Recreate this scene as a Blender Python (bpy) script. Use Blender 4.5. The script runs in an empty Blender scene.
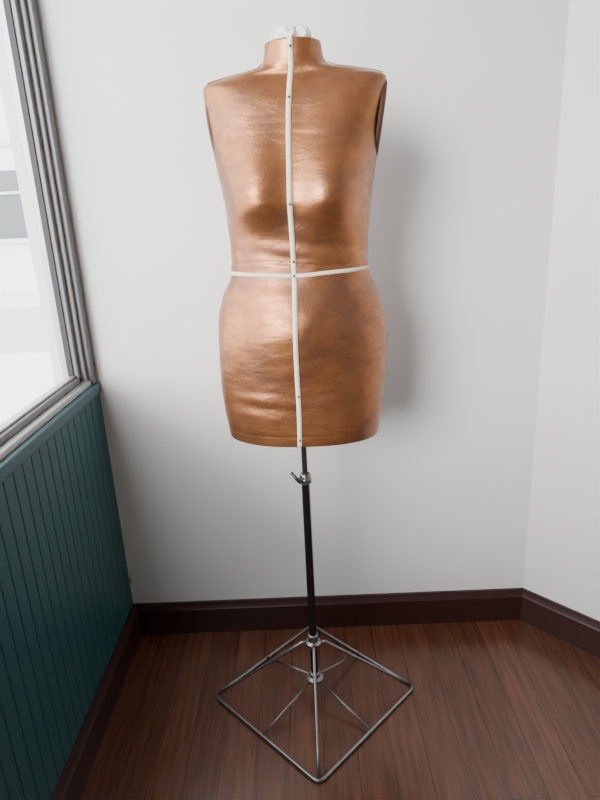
import bpy, bmesh, math, random
import numpy as np
from mathutils import Vector, Matrix, noise
random.seed(3)
scene=bpy.context.scene
col=bpy.context.collection

# ------------------------------------------------------------ helpers
def new_mat(name):
    m=bpy.data.materials.new(name); m.use_nodes=True
    nt=m.node_tree; b=nt.nodes['Principled BSDF']
    return m,nt,b
def simple(name,c,rough=0.5,metal=0.0,spec=0.5,bump=0,bscale=200):
    m,nt,b=new_mat(name)
    b.inputs['Base Color'].default_value=(*c,1); b.inputs['Roughness'].default_value=rough
    b.inputs['Metallic'].default_value=metal; b.inputs['Specular IOR Level'].default_value=spec
    if bump:
        tc=nt.nodes.new('ShaderNodeTexCoord'); n=nt.nodes.new('ShaderNodeTexNoise'); n.inputs['Scale'].default_value=bscale
        n.inputs['Detail'].default_value=4
        bp=nt.nodes.new('ShaderNodeBump'); bp.inputs['Strength'].default_value=bump; bp.inputs['Distance'].default_value=0.002
        nt.links.new(tc.outputs['Object'],n.inputs['Vector']); nt.links.new(n.outputs['Fac'],bp.inputs['Height']); nt.links.new(bp.outputs['Normal'],b.inputs['Normal'])
    return m
def obj_from(name,verts,faces,mat,parent=None,smooth=False):
    me=bpy.data.meshes.new(name); me.from_pydata([tuple(v) for v in verts],[],faces); me.update()
    bm=bmesh.new(); bm.from_mesh(me); bmesh.ops.recalc_face_normals(bm,faces=bm.faces); bm.to_mesh(me); bm.free()
    if smooth:
        for p in me.polygons: p.use_smooth=True
    o=bpy.data.objects.new(name,me); col.objects.link(o)
    if mat: me.materials.append(mat)
    if parent: o.parent=parent
    return o
def box(name,a,b,mat,parent=None,bevel=0):
    x0,y0,z0=a;x1,y1,z1=b
    v=[(x0,y0,z0),(x1,y0,z0),(x1,y1,z0),(x0,y1,z0),(x0,y0,z1),(x1,y0,z1),(x1,y1,z1),(x0,y1,z1)]
    f=[(0,3,2,1),(4,5,6,7),(0,1,5,4),(1,2,6,5),(2,3,7,6),(3,0,4,7)]
    o=obj_from(name,v,f,mat,parent)
    if bevel:
        md=o.modifiers.new('b','BEVEL'); md.width=bevel; md.segments=2
    return o
def tube(name,pts,r,mat,parent=None,closed=False,seg=12,radii=None):
    pts=[Vector(p) for p in pts]; n=len(pts); verts=[];faces=[]
    prev=None
    for i,p in enumerate(pts):
        if closed: t=(pts[(i+1)%n]-pts[i-1]).normalized()
        else: t=(pts[min(i+1,n-1)]-pts[max(i-1,0)]).normalized()
        if prev is None:
            a=Vector((0,0,1)) if abs(t.z)<0.9 else Vector((1,0,0))
            u=t.cross(a).normalized()
        else:
            u=(prev-t*prev.dot(t)).normalized()
        prev=u; w=t.cross(u)
        rr=radii[i] if radii else r
        for k in range(seg):
            an=2*math.pi*k/seg
            verts.append(p+u*math.cos(an)*rr+w*math.sin(an)*rr)
    m=n if closed else n-1
    for i in range(m):
        for k in range(seg):
            a=i*seg+k;b=i*seg+(k+1)%seg;c=((i+1)%n)*seg+(k+1)%seg;d=((i+1)%n)*seg+k
            faces.append((a,b,c,d))
    if not closed:
        faces.append(tuple(range(seg))); faces.append(tuple(range((n-1)*seg,n*seg)))
    o=obj_from(name,verts,faces,mat,parent,True)
    return o
def lathe(name,cx,cy,prof,mat,parent=None,seg=32):
    verts=[];faces=[]
    for r,z in prof:
        for k in range(seg):
            a=2*math.pi*k/seg; verts.append((cx+r*math.cos(a),cy+r*math.sin(a),z))
    n=len(prof)
    for i in range(n-1):
        for k in range(seg):
            faces.append((i*seg+k,i*seg+(k+1)%seg,(i+1)*seg+(k+1)%seg,(i+1)*seg+k))
    faces.append(tuple(range(seg))); faces.append(tuple(range((n-1)*seg,n*seg)))
    o=obj_from(name,verts,faces,mat,parent,True)
    md=o.modifiers.new('e','EDGE_SPLIT'); md.split_angle=math.radians(40)
    return o
def empty(name,loc=(0,0,0)):
    e=bpy.data.objects.new(name,None); col.objects.link(e); e.location=loc; e.empty_display_size=0.05
    return e

# ------------------------------------------------------------ materials
def wall_mat():
    m,nt,b=new_mat('painted_wall')
    tc=nt.nodes.new('ShaderNodeTexCoord'); n=nt.nodes.new('ShaderNodeTexNoise'); n.inputs['Scale'].default_value=2.2; n.inputs['Detail'].default_value=3
    r=nt.nodes.new('ShaderNodeValToRGB'); r.color_ramp.elements[0].position=.35; r.color_ramp.elements[0].color=(.70,.70,.69,1)
    r.color_ramp.elements[1].position=.7; r.color_ramp.elements[1].color=(.74,.74,.73,1)
    n2=nt.nodes.new('ShaderNodeTexNoise'); n2.inputs['Scale'].default_value=160; n2.inputs['Detail'].default_value=4
    bp=nt.nodes.new('ShaderNodeBump'); bp.inputs['Strength'].default_value=.12; bp.inputs['Distance'].default_value=.001
    L=nt.links.new
    L(tc.outputs['Object'],n.inputs['Vector']);L(tc.outputs['Object'],n2.inputs['Vector']);L(n.outputs['Fac'],r.inputs['Fac']);L(r.outputs['Color'],b.inputs['Base Color'])
    L(n2.outputs['Fac'],bp.inputs['Height']);L(bp.outputs['Normal'],b.inputs['Normal'])
    b.inputs['Roughness'].default_value=.6
    return m
M_wall=wall_mat()
M_wall2=simple('unseen_wall_darkened',(.26,.245,.23),.7)  # out-of-view walls, colour darkened to cut bounce light and keep window light directional
M_ceil=simple('ceiling_paint',(.55,.55,.54),.8)  # unseen ceiling, toned down so it bounces less fill into the room
def floor_mat():
    m,nt,b=new_mat('dark_wood_floor'); L=nt.links.new
    tc=nt.nodes.new('ShaderNodeTexCoord'); mp=nt.nodes.new('ShaderNodeMapping'); mp.inputs['Rotation'].default_value=(0,0,math.radians(90))
    br=nt.nodes.new('ShaderNodeTexBrick'); br.inputs['Scale'].default_value=1; br.inputs['Brick Width'].default_value=.95; br.inputs['Row Height'].default_value=.082
    br.inputs['Mortar Size'].default_value=.0009; br.inputs['Color1'].default_value=(.080,.028,.014,1); br.inputs['Color2'].default_value=(.106,.039,.020,1); br.inputs['Mortar'].default_value=(.032,.013,.008,1)
    br.offset=.37; br.inputs['Mortar Smooth'].default_value=.2
    L(tc.outputs['Object'],mp.inputs['Vector']);L(mp.outputs['Vector'],br.inputs['Vector'])
    mp2=nt.nodes.new('ShaderNodeMapping'); mp2.inputs['Scale'].default_value=(45,3,1)
    n=nt.nodes.new('ShaderNodeTexNoise'); n.inputs['Scale'].default_value=2; n.inputs['Detail'].default_value=6
    L(tc.outputs['Object'],mp2.inputs['Vector']);L(mp2.outputs['Vector'],n.inputs['Vector'])
    mx=nt.nodes.new('ShaderNodeMix'); mx.data_type='RGBA'; mx.blend_type='MULTIPLY'; mx.inputs['Factor'].default_value=.8
    r=nt.nodes.new('ShaderNodeValToRGB'); r.color_ramp.elements[0].position=.3; r.color_ramp.elements[0].color=(.55,.52,.50,1); r.color_ramp.elements[1].position=.7; r.color_ramp.elements[1].color=(1.3,1.25,1.25,1)
    L(n.outputs['Fac'],r.inputs['Fac']);L(br.outputs['Color'],mx.inputs['A']);L(r.outputs['Color'],mx.inputs['B']);L(mx.outputs['Result'],b.inputs['Base Color'])
    bp=nt.nodes.new('ShaderNodeBump'); bp.inputs['Strength'].default_value=.4; bp.inputs['Distance'].default_value=.001; bp.invert=True
    L(br.outputs['Fac'],bp.inputs['Height']);L(bp.outputs['Normal'],b.inputs['Normal'])
    b.inputs['Roughness'].default_value=.22; b.inputs['Specular IOR Level'].default_value=.5
    return m
M_floor=floor_mat()
M_base=simple('dark_baseboard_wood',(.034,.011,.009),.35,bump=.1,bscale=60)
M_teal=simple('teal_paint',(.014,.070,.076),.42,bump=.1,bscale=90)
M_alu=simple('window_aluminium_dark',(.13,.13,.133),.4,.5)
M_alu2=simple('window_aluminium_light',(.38,.38,.38),.4,.6)
M_rubber=simple('window_gasket',(.02,.02,.022),.6)

# ------------------------------------------------------------ room
W=1.213; A=0.8146
RL=1.55
P2=(W+RL*math.cos(A), -RL*math.sin(A)); FY=-4.6; H=2.75; T=.12
floor=obj_from('floor',[(-.0,0,0),(W,0,0),(P2[0],P2[1],0),(P2[0],FY,0),(0,FY,0)],[(4,3,2,1,0)],M_floor)
def slab_poly(o,th):
    md=o.modifiers.new('s','SOLIDIFY'); md.thickness=th; md.offset=-1
slab_poly(floor,.1)
ceil=box('ceiling',(-T,FY-T,H),(P2[0]+T,T,H+.1),M_ceil)
def prism(name,poly,z0,z1,mat,parent=None):
    n=len(poly); v=[(x,y,z0) for x,y in poly]+[(x,y,z1) for x,y in poly]
    f=[tuple(range(n)),tuple(range(n,2*n))]+[(i,(i+1)%n,n+(i+1)%n,n+i) for i in range(n)]
    return obj_from(name,v,f,mat,parent)
sA,cA=math.sin(A),math.cos(A)
prism('wall_back',[(-T,0),(W,0),(W+T*.3,T),(-T,T)],0,H,M_wall)
prism('wall_right',[(W,0),P2,(P2[0]+T*sA,P2[1]+T*cA),(W+T*sA,T*cA)],0,H,M_wall)
prism('wall_right_return',[P2,(P2[0],FY),(P2[0]+T,FY),(P2[0]+T,P2[1])],0,H,M_wall2)
HS=0.829; WT=2.4; WY=-3.0
box('wall_left_knee',(-T,FY,0),(-.012,0,HS-.03),M_wall2)
box('wall_left_header',(-T,FY,WT),(0,0,H),M_wall)
box('wall_left_pier',(-T,FY,HS-.03),(0,WY,WT),M_wall2)
box('wall_front',(0,FY-T,0),(P2[0],FY,H),M_wall2)

# teal beadboard panel
pitch=.04; vs=[];fs=[]
prof=[]
y=0.0
while y>-3.2:
    prof+=[(-.0,y-.0020),( -.0,y-pitch+.0020),(-.0018,y-pitch+.0008),(-.0018,y-pitch-.0008)]
    y-=pitch
for x,yy in prof: vs+= [(x,yy,.10),(x,yy,HS-.03)]
for i in range(len(prof)-1): fs.append((2*i,2*i+1,2*i+3,2*i+2))
pan=empty('wainscot_panel')
obj_from('beadboard',vs,fs,M_teal,pan)
box('cap_rail',(-.045,-3.2,HS-.03),(.007,-.001,HS),M_teal,pan,.004)
def baseboard(name,p0,p1,nrm,h=.106,t=.017):
    pr=[(0,0),(t,0),(t,h*.80),(t*.85,h*.84),(t*.6,h*.93),(t*.45,h),(0,h)]
    v=[];n=len(pr)
    p0=Vector(p0);p1=Vector(p1);nr=Vector(nrm)
    for p in (p0,p1):
        for d,z in pr: q=p+nr*d; v.append((q.x,q.y,z))
    f=[tuple(range(n)),tuple(range(n,2*n))]+[(i,(i+1)%n,n+(i+1)%n,n+i) for i in range(n)]
    return obj_from(name,v,f,M_base)
baseboard('baseboard_back',(0,0),(W,0),(0,-1))
baseboard('baseboard_right',(W-.004*cA,.004*sA),P2,(-sA,-cA))
baseboard('baseboard_left',(0,0),(0,FY),(1,0))

win=empty('window_1')
box('jamb_corner',(-.07,-.034,HS),(-.001,-.001,WT),M_alu,win,.002)
box('jamb_step',(-.075,-.048,HS+.012),(-.014,-.034,WT),M_alu2,win,.002)
box('sash_stile',(-.052,-.066,HS+.012),(-.024,-.048,WT),M_alu,win,.002)
box('gasket',(-.050,-.070,HS+.02),(-.036,-.066,WT),M_rubber,win)
box('sill_rail',(-.09,WY,HS),(-.006,-.034,HS+.014),M_alu2,win,.002)
box('sash_bottom_rail',(-.055,WY,HS+.014),(-.024,-.048,HS+.030),M_alu,win,.003)
box('sash_bottom_lip',(-.050,WY,HS+.030),(-.034,-.066,HS+.036),M_alu2,win,.002)
box('head_rail',(-.09,WY,WT-.06),(-.005,-.06,WT),M_alu,win,.002)
box('end_stile',(-.085,WY,HS),(-.02,WY+.05,WT),M_alu,win,.002)

# ------------------------------------------------------------ outside
M_conc=simple('pale_concrete',(.74,.73,.71),.9)
M_road=simple('asphalt',(.50,.50,.50),.9)
M_stucco=simple('white_stucco',(.82,.78,.78),.9)
M_trim=simple('light_grey_trim',(.60,.58,.58),.8)
M_dark=simple('dark_window_glass_outside',(.09,.10,.11),.4)
box('street_ground',(-40,-20,-.35),(-.3,40,-.25),M_conc)
box('street_road',(-40,5.5,-.25),(-.3,9.5,-.245),M_road)
bl=empty('neighbour_building')
box('facade',(-22,12.5,-.3),(-3.2,16,4.2),M_stucco,bl)
box('parapet',(-22.1,12.3,4.2),(-3.1,16,4.45),M_trim,bl)
box('string_course',(-22.05,12.4,2.9),(-3.15,12.5,3.02),M_trim,bl)
for i in range(4):
    x0=-19.3+i*4.2
    box('shop_window_%d'%i,(x0,12.4,.95),(x0+2.6,12.5,2.4),M_dark,bl)
    box('shop_window_sill_%d'%i,(x0-.1,12.3,.85),(x0+2.7,12.5,.95),M_trim,bl)
    box('shop_window_transom_%d'%i,(x0,12.34,1.9),(x0+2.6,12.4,1.96),M_trim,bl)
    box('shop_window_mullion_%d'%i,(x0+1.27,12.34,.95),(x0+1.33,12.4,2.4),M_trim,bl)

# ------------------------------------------------------------ dress form
form=empty('dress_form')
PR=[(.768,.1715,.112,.112,2.3),(.800,.1755,.117,.120,2.3),(.840,.1815,.121,.128,2.25),(.886,.1850,.123,.132,2.2),
(.955,.1857,.124,.130,2.15),(1.022,.1815,.121,.118,2.15),(1.087,.1655,.112,.098,2.1),(1.112,.1530,.106,.088,2.1),(1.129,.1478,.104,.084,2.1),
(1.181,.1443,.104,.085,2.1),(1.221,.1465,.107,.089,2.1),(1.271,.1515,.109,.095,2.2),(1.309,.1570,.106,.100,2.3),
(1.366,.1640,.097,.104,2.5),(1.421,.1720,.085,.100,2.8),(1.455,.1765,.074,.090,3.0),(1.478,.1790,.062,.074,3.1),(1.4875,.1770,.054,.060,3.0),
(1.4945,.1600,.050,.054,2.5),(1.502,.1250,.050,.053,2.2),(1.508,.0900,.051,.052,2.0),(1.514,.0700,.052,.051,2.0),(1.524,.0600,.052,.050,2.0),(1.538,.0560,.052,.049,2.0),(1.553,.0540,.051,.048,2.0)]
PR=np.array(PR)
sl=np.concatenate([[0],np.cumsum(np.hypot(np.diff(PR[:,0]),np.diff(PR[:,1])))]); sl/=sl[-1]
def hermite(s):
    i=int(np.clip(np.searchsorted(sl,s)-1,0,len(sl)-2)); 
    def tan(k):
        if k==0: return (PR[1]-PR[0])/(sl[1]-sl[0])
        if k==len(sl)-1: return (PR[-1]-PR[-2])/(sl[-1]-sl[-2])
        return (PR[k+1]-PR[k-1])/(sl[k+1]-sl[k-1])
    h=sl[i+1]-sl[i]; t=(s-sl[i])/h
    return (2*t**3-3*t**2+1)*PR[i]+(t**3-2*t**2+t)*h*tan(i)+(-2*t**3+3*t**2)*PR[i+1]+(t**3-t**2)*h*tan(i+1)
def s_of_z(z):
    lo,hi=0,1
    for _ in range(40):
        m=(lo+hi)/2
        if hermite(m)[0]<z: lo=m
        else: hi=m
    return lo
CXb,CY=.563,-.2775
ROT=math.radians(-5)
def gauss(d): return math.exp(-d*d)
def S(s,ang,off=0.0):
    """surface point; ang 0 = +x side, -90deg = front"""
    z,hw,df,db,n=hermite(s)
    c,si=math.cos(ang),math.sin(ang)
    x=hw*math.copysign(abs(c)**(2/n),c)
    y=(df if si<0 else db)*math.copysign(abs(si)**(2/n),si)
    x+=off*c; y+=off*si
    if si<0:
        fr=min(1,-si*1.5)
        for sg in (-1,1):
            dx=(x-sg*.080)/.062
            dz=(z-1.268); dz=dz/.042 if dz<0 else dz/.098
            y-=.037*math.exp(-(abs(dx)**2.2)-(abs(dz)**2.0))*fr
        # belly
        y-=.019*gauss(x/.09)*gauss((z-1.02)/.065)*fr
        # waist folds
        y-=.0012*math.sin((z-1.13)*170+9*x+2*math.sin(12*x))*gauss((z-1.175)/.035)*fr
        y-=.0016*math.sin((z-.9)*150+14*x)*gauss((z-.865)/.025)*gauss((x+.09)/.07)*fr
    else:
        for sg in (-1,1): y+=.018*gauss((x-sg*.07)/.06)*gauss((z-.93)/.08)+.008*gauss((x-sg*.08)/.05)*gauss((z-1.39)/.06)
    nv=noise.noise(Vector((x*9,y*9,z*9)))*.0035+noise.noise(Vector((x*28,y*28,z*28)))*.0010+noise.noise(Vector((x*20,y*20,z*90)))*.0004
    nv+= - .0010*gauss((z-.792)/.0025) - .0016*gauss((z-1.150+.006*math.sin(x*20))/.003)
    l=math.hypot(x,y) or 1; x+=x/l*nv; y+=y/l*nv
    xr=x*math.cos(ROT)-y*math.sin(ROT); yr=x*math.sin(ROT)+y*math.cos(ROT)
    cx=CXb+(z-.77)*.018
    return Vector((cx+xr,CY+yr,z))
NS,NA=300,180
vs=[];fs=[]
for i in range(NS+1):
    for k in range(NA): vs.append(S(i/NS,2*math.pi*k/NA))
for i in range(NS):
    for k in range(NA): fs.append((i*NA+k,i*NA+(k+1)%NA,(i+1)*NA+(k+1)%NA,(i+1)*NA+k))
def inset(base,dz,scale,cx,cy):
    st=len(vs)
    for k in range(NA):
        p=vs[base+k]; vs.append(Vector((cx+(p.x-cx)*scale,cy+(p.y-cy)*scale,p.z+dz)))
    for k in range(NA): fs.append((base+k,base+(k+1)%NA,st+(k+1)%NA,st+k))
    return st
b1=inset(0,-.001,.985,CXb,CY); b2=inset(b1,.012,.98,CXb,CY); fs.append(tuple(range(b2,b2+NA)))
t1=inset(NS*NA,.001,.94,CXb+.016,CY); t2=inset(t1,-.02,.95,CXb+.016,CY); fs.append(tuple(range(t2,t2+NA)))

def copper():
    m,nt,b=new_mat('copper_painted_shell'); L=nt.links.new
    tc=nt.nodes.new('ShaderNodeTexCoord')
    def N(sc,det,rough=.6,dist=0,vec=None):
        n=nt.nodes.new('ShaderNodeTexNoise'); n.inputs['Scale'].default_value=sc; n.inputs['Detail'].default_value=det; n.inputs['Roughness'].default_value=rough; n.inputs['Distortion'].default_value=dist
        L(vec or tc.outputs['Object'],n.inputs['Vector']); return n
    mp=nt.nodes.new('ShaderNodeMapping'); mp.inputs['Scale'].default_value=(1,1,1.8); L(tc.outputs['Object'],mp.inputs['Vector'])
    n1=N(7,8,.70,.7); n2=N(26,6,.68,.3,mp.outputs['Vector']); n3=N(260,3,.5); n4=N(60,7,.72)
    r=nt.nodes.new('ShaderNodeValToRGB'); e=r.color_ramp.elements
    e[0].position=.34; e[0].color=(.245,.115,.070,1); e[1].position=.68; e[1].color=(.43,.178,.070,1)
    k=e.new(.5); k.color=(.355,.142,.060,1)
    L(n1.outputs['Fac'],r.inputs['Fac'])
    r2=nt.nodes.new('ShaderNodeValToRGB'); r2.color_ramp.elements[0].position=.36; r2.color_ramp.elements[0].color=(.80,.80,.82,1); r2.color_ramp.elements[1].position=.58; r2.color_ramp.elements[1].color=(1.03,1.03,1.03,1)
    L(n2.outputs['Fac'],r2.inputs['Fac'])
    mx=nt.nodes.new('ShaderNodeMix'); mx.data_type='RGBA'; mx.blend_type='MULTIPLY'; mx.inputs['Factor'].default_value=.85
    L(r.outputs['Color'],mx.inputs['A']);L(r2.outputs['Color'],mx.inputs['B'])
    r3=nt.nodes.new('ShaderNodeValToRGB'); r3.color_ramp.elements[0].position=.58; r3.color_ramp.elements[0].color=(0,0,0,1); r3.color_ramp.elements[1].position=.70; r3.color_ramp.elements[1].color=(.7,.7,.7,1)
    L(n4.outputs['Fac'],r3.inputs['Fac'])
    mx2=nt.nodes.new('ShaderNodeMix'); mx2.data_type='RGBA'; mx2.inputs['B'].default_value=(.17,.09,.065,1)
    L(mx.outputs['Result'],mx2.inputs['A']);L(r3.outputs['Color'],mx2.inputs['Factor'])
    L(mx2.outputs['Result'],b.inputs['Base Color'])
    b.inputs['Metallic'].default_value=.80
    mr=nt.nodes.new('ShaderNodeMapRange'); mr.inputs['From Min'].default_value=.3; mr.inputs['From Max'].default_value=.7; mr.inputs['To Min'].default_value=.42; mr.inputs['To Max'].default_value=.31
    L(n2.outputs['Fac'],mr.inputs['Value']);L(mr.outputs['Result'],b.inputs['Roughness'])
    ad=nt.nodes.new('ShaderNodeMath'); ad.operation='MULTIPLY_ADD'; ad.inputs[1].default_value=.3
    L(n3.outputs['Fac'],ad.inputs[0]);L(n2.outputs['Fac'],ad.inputs[2])
    bp=nt.nodes.new('ShaderNodeBump'); bp.inputs['Strength'].default_value=.40; bp.inputs['Distance'].default_value=.003
    L(ad.outputs[0],bp.inputs['Height']);L(bp.outputs['Normal'],b.inputs['Normal'])
    return m
M_cop=copper()
M_copd=simple('copper_dark_edge',(.10,.045,.03),.55,.5,bump=.3,bscale=80)
M_tape=simple('cream_twill_tape',(.74,.66,.54),.9,bump=.4,bscale=900)
M_pin=simple('pin_head_steel',(.08,.07,.07),.35,.8)
M_fluff=simple('white_batting',(.80,.78,.74),.95,bump=.8,bscale=250)
M_black=simple('black_enamel',(.008,.008,.009),.25)
M_chrome=simple('aged_steel',(.24,.23,.22),.34,.9,bump=.15,bscale=200)
M_dsteel=simple('dark_steel',(.09,.085,.08),.35,.9,bump=.2,bscale=200)
obj_from('torso_shell',vs,fs,M_cop,form,True)

def strip(name,pts_l,pts_r,mat):
    v=[];f=[]
    for a,b_ in zip(pts_l,pts_r): v+=[a,b_]
    for i in range(len(pts_l)-1): f.append((2*i,2*i+1,2*i+3,2*i+2))
    o=obj_from(name,v,f,mat,form,True)
    md=o.modifiers.new('s','SOLIDIFY'); md.thickness=.0012; md.offset=0
    return o
def front_pt(s,xo):
    z,hw,df,db,n=hermite(s)
    c=(abs(xo)/hw)**(n/2); c=math.copysign(min(c,1),xo)
    ang=-math.acos(c)
    return S(s,ang)+Vector((0,-.0014,0))
def wob(s): return .0012*math.sin(s*9)+.0006*math.sin(s*23)-.004*gauss((s-.72)/.2)
ss=[i/150 for i in range(151)]
strip('centre_front_tape',[front_pt(s,wob(s)-.0048) for s in ss],[front_pt(s,wob(s)+.0048) for s in ss],M_tape)
sa=[];sb=[]
for i in range(181):
    a=2*math.pi*i/180
    dz=-.004*gauss(((a-1.5*math.pi))/.35)
    w=.0038
    sa.append(S(s_of_z(1.132+dz-w),a,.0016)); sb.append(S(s_of_z(1.132+dz+w),a,.0016))
strip('waist_tape',sa,sb,M_tape)
for nm,ang in (('shoulder_tape_a',0.0),('shoulder_tape_b',math.pi)):
    ra=[];rb=[]
    z0,z1=1.490,1.518
    for i in range(60):
        s=s_of_z(z0)+(s_of_z(z1)-s_of_z(z0))*i/59
        sgn=-1 if ang==0 else 1
        ra.append(S(s,ang+sgn*.02)+Vector((0,-.001,.0030))); rb.append(S(s,ang+sgn*.22)+Vector((0,-.002,.0030)))
    strip(nm,ra,rb,M_tape)
bm=bmesh.new()
for z in (1.538,1.262,1.155,1.128,.885,.785,1.45):
    p=front_pt(s_of_z(z),wob(s_of_z(z)))
    bmesh.ops.create_uvsphere(bm,u_segments=12,v_segments=8,radius=.0026,matrix=Matrix.Translation(p+Vector((0,-.001,0))))
me=bpy.data.meshes.new('pins'); bm.to_mesh(me); bm.free(); me.materials.append(M_pin); o=bpy.data.objects.new('pins',me); col.objects.link(o); o.parent=form
for nm,sg,ex in (('arm_plate_a',1,0),('arm_plate_b',-1,-.0055)):
    v=[];f=[];K=48
    for ring,(sc,off) in enumerate(((1,-.007),(1,.0015+ex),(.93,.003+ex),(.5,.003+ex))):
        for k in range(K):
            a=2*math.pi*k/K
            zz=1.412+.070*math.sin(a)*sc; yy=.047*math.cos(a)*sc*(1-.15*math.sin(a))
            hw=np.interp(zz,PR[:18,0],PR[:18,1])
            x=sg*(hw+off-.0015); y=yy
            xr=x*math.cos(ROT)-y*math.sin(ROT); yr=x*math.sin(ROT)+y*math.cos(ROT)
            v.append((CXb+(zz-.77)*.018+xr,CY+yr,zz))
    for r_ in range(3):
        for k in range(K): f.append((r_*K+k,r_*K+(k+1)%K,(r_+1)*K+(k+1)%K,(r_+1)*K+k))
    f.append(tuple(range(3*K,4*K)))
    obj_from(nm,v,f,M_copd,form,True)
# stuffing tuft in the neck
bm=bmesh.new()
for i in range(22):
    a=random.uniform(0,2*math.pi); rr=random.uniform(0,.024)
    r=random.uniform(.014,.018)
    bmesh.ops.create_icosphere(bm,subdivisions=4,radius=r,matrix=Matrix.Translation((CXb+.012+rr*math.cos(a),CY+rr*math.sin(a),1.559+random.uniform(-.006,.006)))@Matrix.Diagonal((1.2,1,.8,1)))
for v in bm.verts:
    n=noise.noise_vector(v.co*70); v.co+=n*.006+noise.noise_vector(v.co*220)*.003
me=bpy.data.meshes.new('neck_stuffing'); bm.to_mesh(me); bm.free(); me.materials.append(M_fluff)
for p in me.polygons: p.use_smooth=True
o=bpy.data.objects.new('neck_stuffing',me); col.objects.link(o); o.parent=form

# stand
PX,PY=.560,-.2775
lathe('inner_pole',PX,PY,[(.0066,.60),(.0066,.785)],M_dsteel,form)
lathe('outer_tube',PX,PY,[(.0098,.05),(.0098,.640)],M_black,form)
lathe('clamp_collar',PX,PY,[(.0105,.628),(.0135,.630),(.0135,.650),(.011,.655),(.009,.656)],M_chrome,form)
tube('clamp_screw',[(PX,PY-.006,.643),(PX-.010,PY-.016,.646),(PX-.020,PY-.024,.652)],.0035,M_chrome,form)
tube('wing_handle',[(PX-.012,PY-.028,.642),(PX-.020,PY-.025,.652),(PX-.032,PY-.022,.668)],.004,M_dsteel,form,radii=[.003,.0045,.0035])
tube('clamp_lug',[(PX-.012,PY-.010,.640),(PX+.014,PY-.008,.640)],.006,M_chrome,form)
lathe('upper_hub',PX,PY,[(.010,.160),(.021,.162),(.021,.170),(.0135,.174),(.0135,.192),(.010,.194)],M_chrome,form)
lathe('lower_hub',PX,PY,[(.010,.046),(.023,.048),(.023,.056),(.014,.060),(.014,.070),(.010,.072)],M_chrome,form)
BX,BY,hd=.5568,-.2775,.271
rod=.0048
cor=[Vector((BX+hd*math.cos(.0114+k*math.pi/2),BY+hd*math.sin(.0114+k*math.pi/2),rod)) for k in range(4)]
pts=[]
cr=.022
for k in range(4):
    c=cor[k]; a=(cor[k-1]-c).normalized(); b_=(cor[(k+1)%4]-c).normalized()
    p0=c+a*cr; p1=c+b_*cr
    for i in range(9):
        t=i/8; pts.append((1-t)**2*p0+2*t*(1-t)*c+t*t*p1)
    nx=cor[(k+1)%4]
    q0=c+b_*cr; q1=nx-b_*cr
    for i in range(1,6): pts.append(q0.lerp(q1,i/6))
tube('base_frame',pts,rod,M_chrome,form,closed=True)
for k in range(4):
    c=cor[k]; d=(c-Vector((PX,PY,rod))); d.z=0; dn=d.normalized()
    s0=Vector((PX,PY,.168))+dn*.018; s1=Vector((PX,PY,.168))+dn*.03
    e=c-dn*.010+Vector((0,0,rod*1.6))
    ptsl=[s0,s1]+[s1.lerp(e,i/6) for i in range(1,7)]
    tube('corner_leg_%d'%k,ptsl,rod*.85,M_chrome,form)
    mid=(cor[k]+cor[(k+1)%4])/2; d=mid-Vector((PX,PY,rod)); dn=d.normalized()
    tube('spoke_%d'%k,[Vector((PX,PY,.052))+dn*.018,mid+Vector((0,0,.002))],rod*.62,M_chrome,form)

clip=empty('brass_pipe_clip')
tube('clip_loop',[(.004,-.018,.19),(.010,-.02,.197),(.010,-.02,.208),(.004,-.018,.214)],.003,simple('brass',(.45,.33,.12),.4,.7),clip)

# ------------------------------------------------------------ light
w=bpy.data.worlds.new('overcast_sky'); scene.world=w; w.use_nodes=True
bg=w.node_tree.nodes['Background']; bg.inputs['Color'].default_value=(.94,.965,1.0,1); bg.inputs['Strength'].default_value=6.6
def portal(name,loc,sx,sy,direction):
    l=bpy.data.lights.new(name,'AREA'); l.shape='RECTANGLE'; l.size=sx; l.size_y=sy; l.cycles.is_portal=True
    o=bpy.data.objects.new(name,l); col.objects.link(o); o.location=loc
    o.rotation_euler=Vector(direction).to_track_quat('-Z','Y').to_euler()
    return o
portal('window_skylight_portal',(-.1,WY/2,(HS+WT)/2),-WY,WT-HS,(1,0,0))
sl_=bpy.data.lights.new('hazy_sun','SUN'); sl_.energy=4.6; sl_.angle=math.radians(25); sl_.color=(1,.975,.94)
so=bpy.data.objects.new('hazy_sun',sl_); col.objects.link(so); so.location=(-3,-5,4)
so.rotation_euler=Vector((.62,1.0,-.29)).to_track_quat('-Z','Y').to_euler()

# ------------------------------------------------------------ camera
yaw,p,r,f=-.0151,.3111,-.0502,588.934
fwd=Vector((math.sin(yaw)*math.cos(p),math.cos(yaw)*math.cos(p),-math.sin(p)))
right=Vector((math.cos(yaw),-math.sin(yaw),0)); up=right.cross(fwd)
R=math.cos(r)*right+math.sin(r)*up; U=-math.sin(r)*right+math.cos(r)*up
cam=bpy.data.cameras.new('camera'); co=bpy.data.objects.new('camera',cam); col.objects.link(co)
m=Matrix((R,U,-fwd)).transposed().to_4x4(); m.translation=Vector((.5761,-1.5585,1.25)); co.matrix_world=m
cam.sensor_fit='VERTICAL'; cam.sensor_height=36; cam.lens=f*36/800; cam.clip_start=.02
scene.camera=co
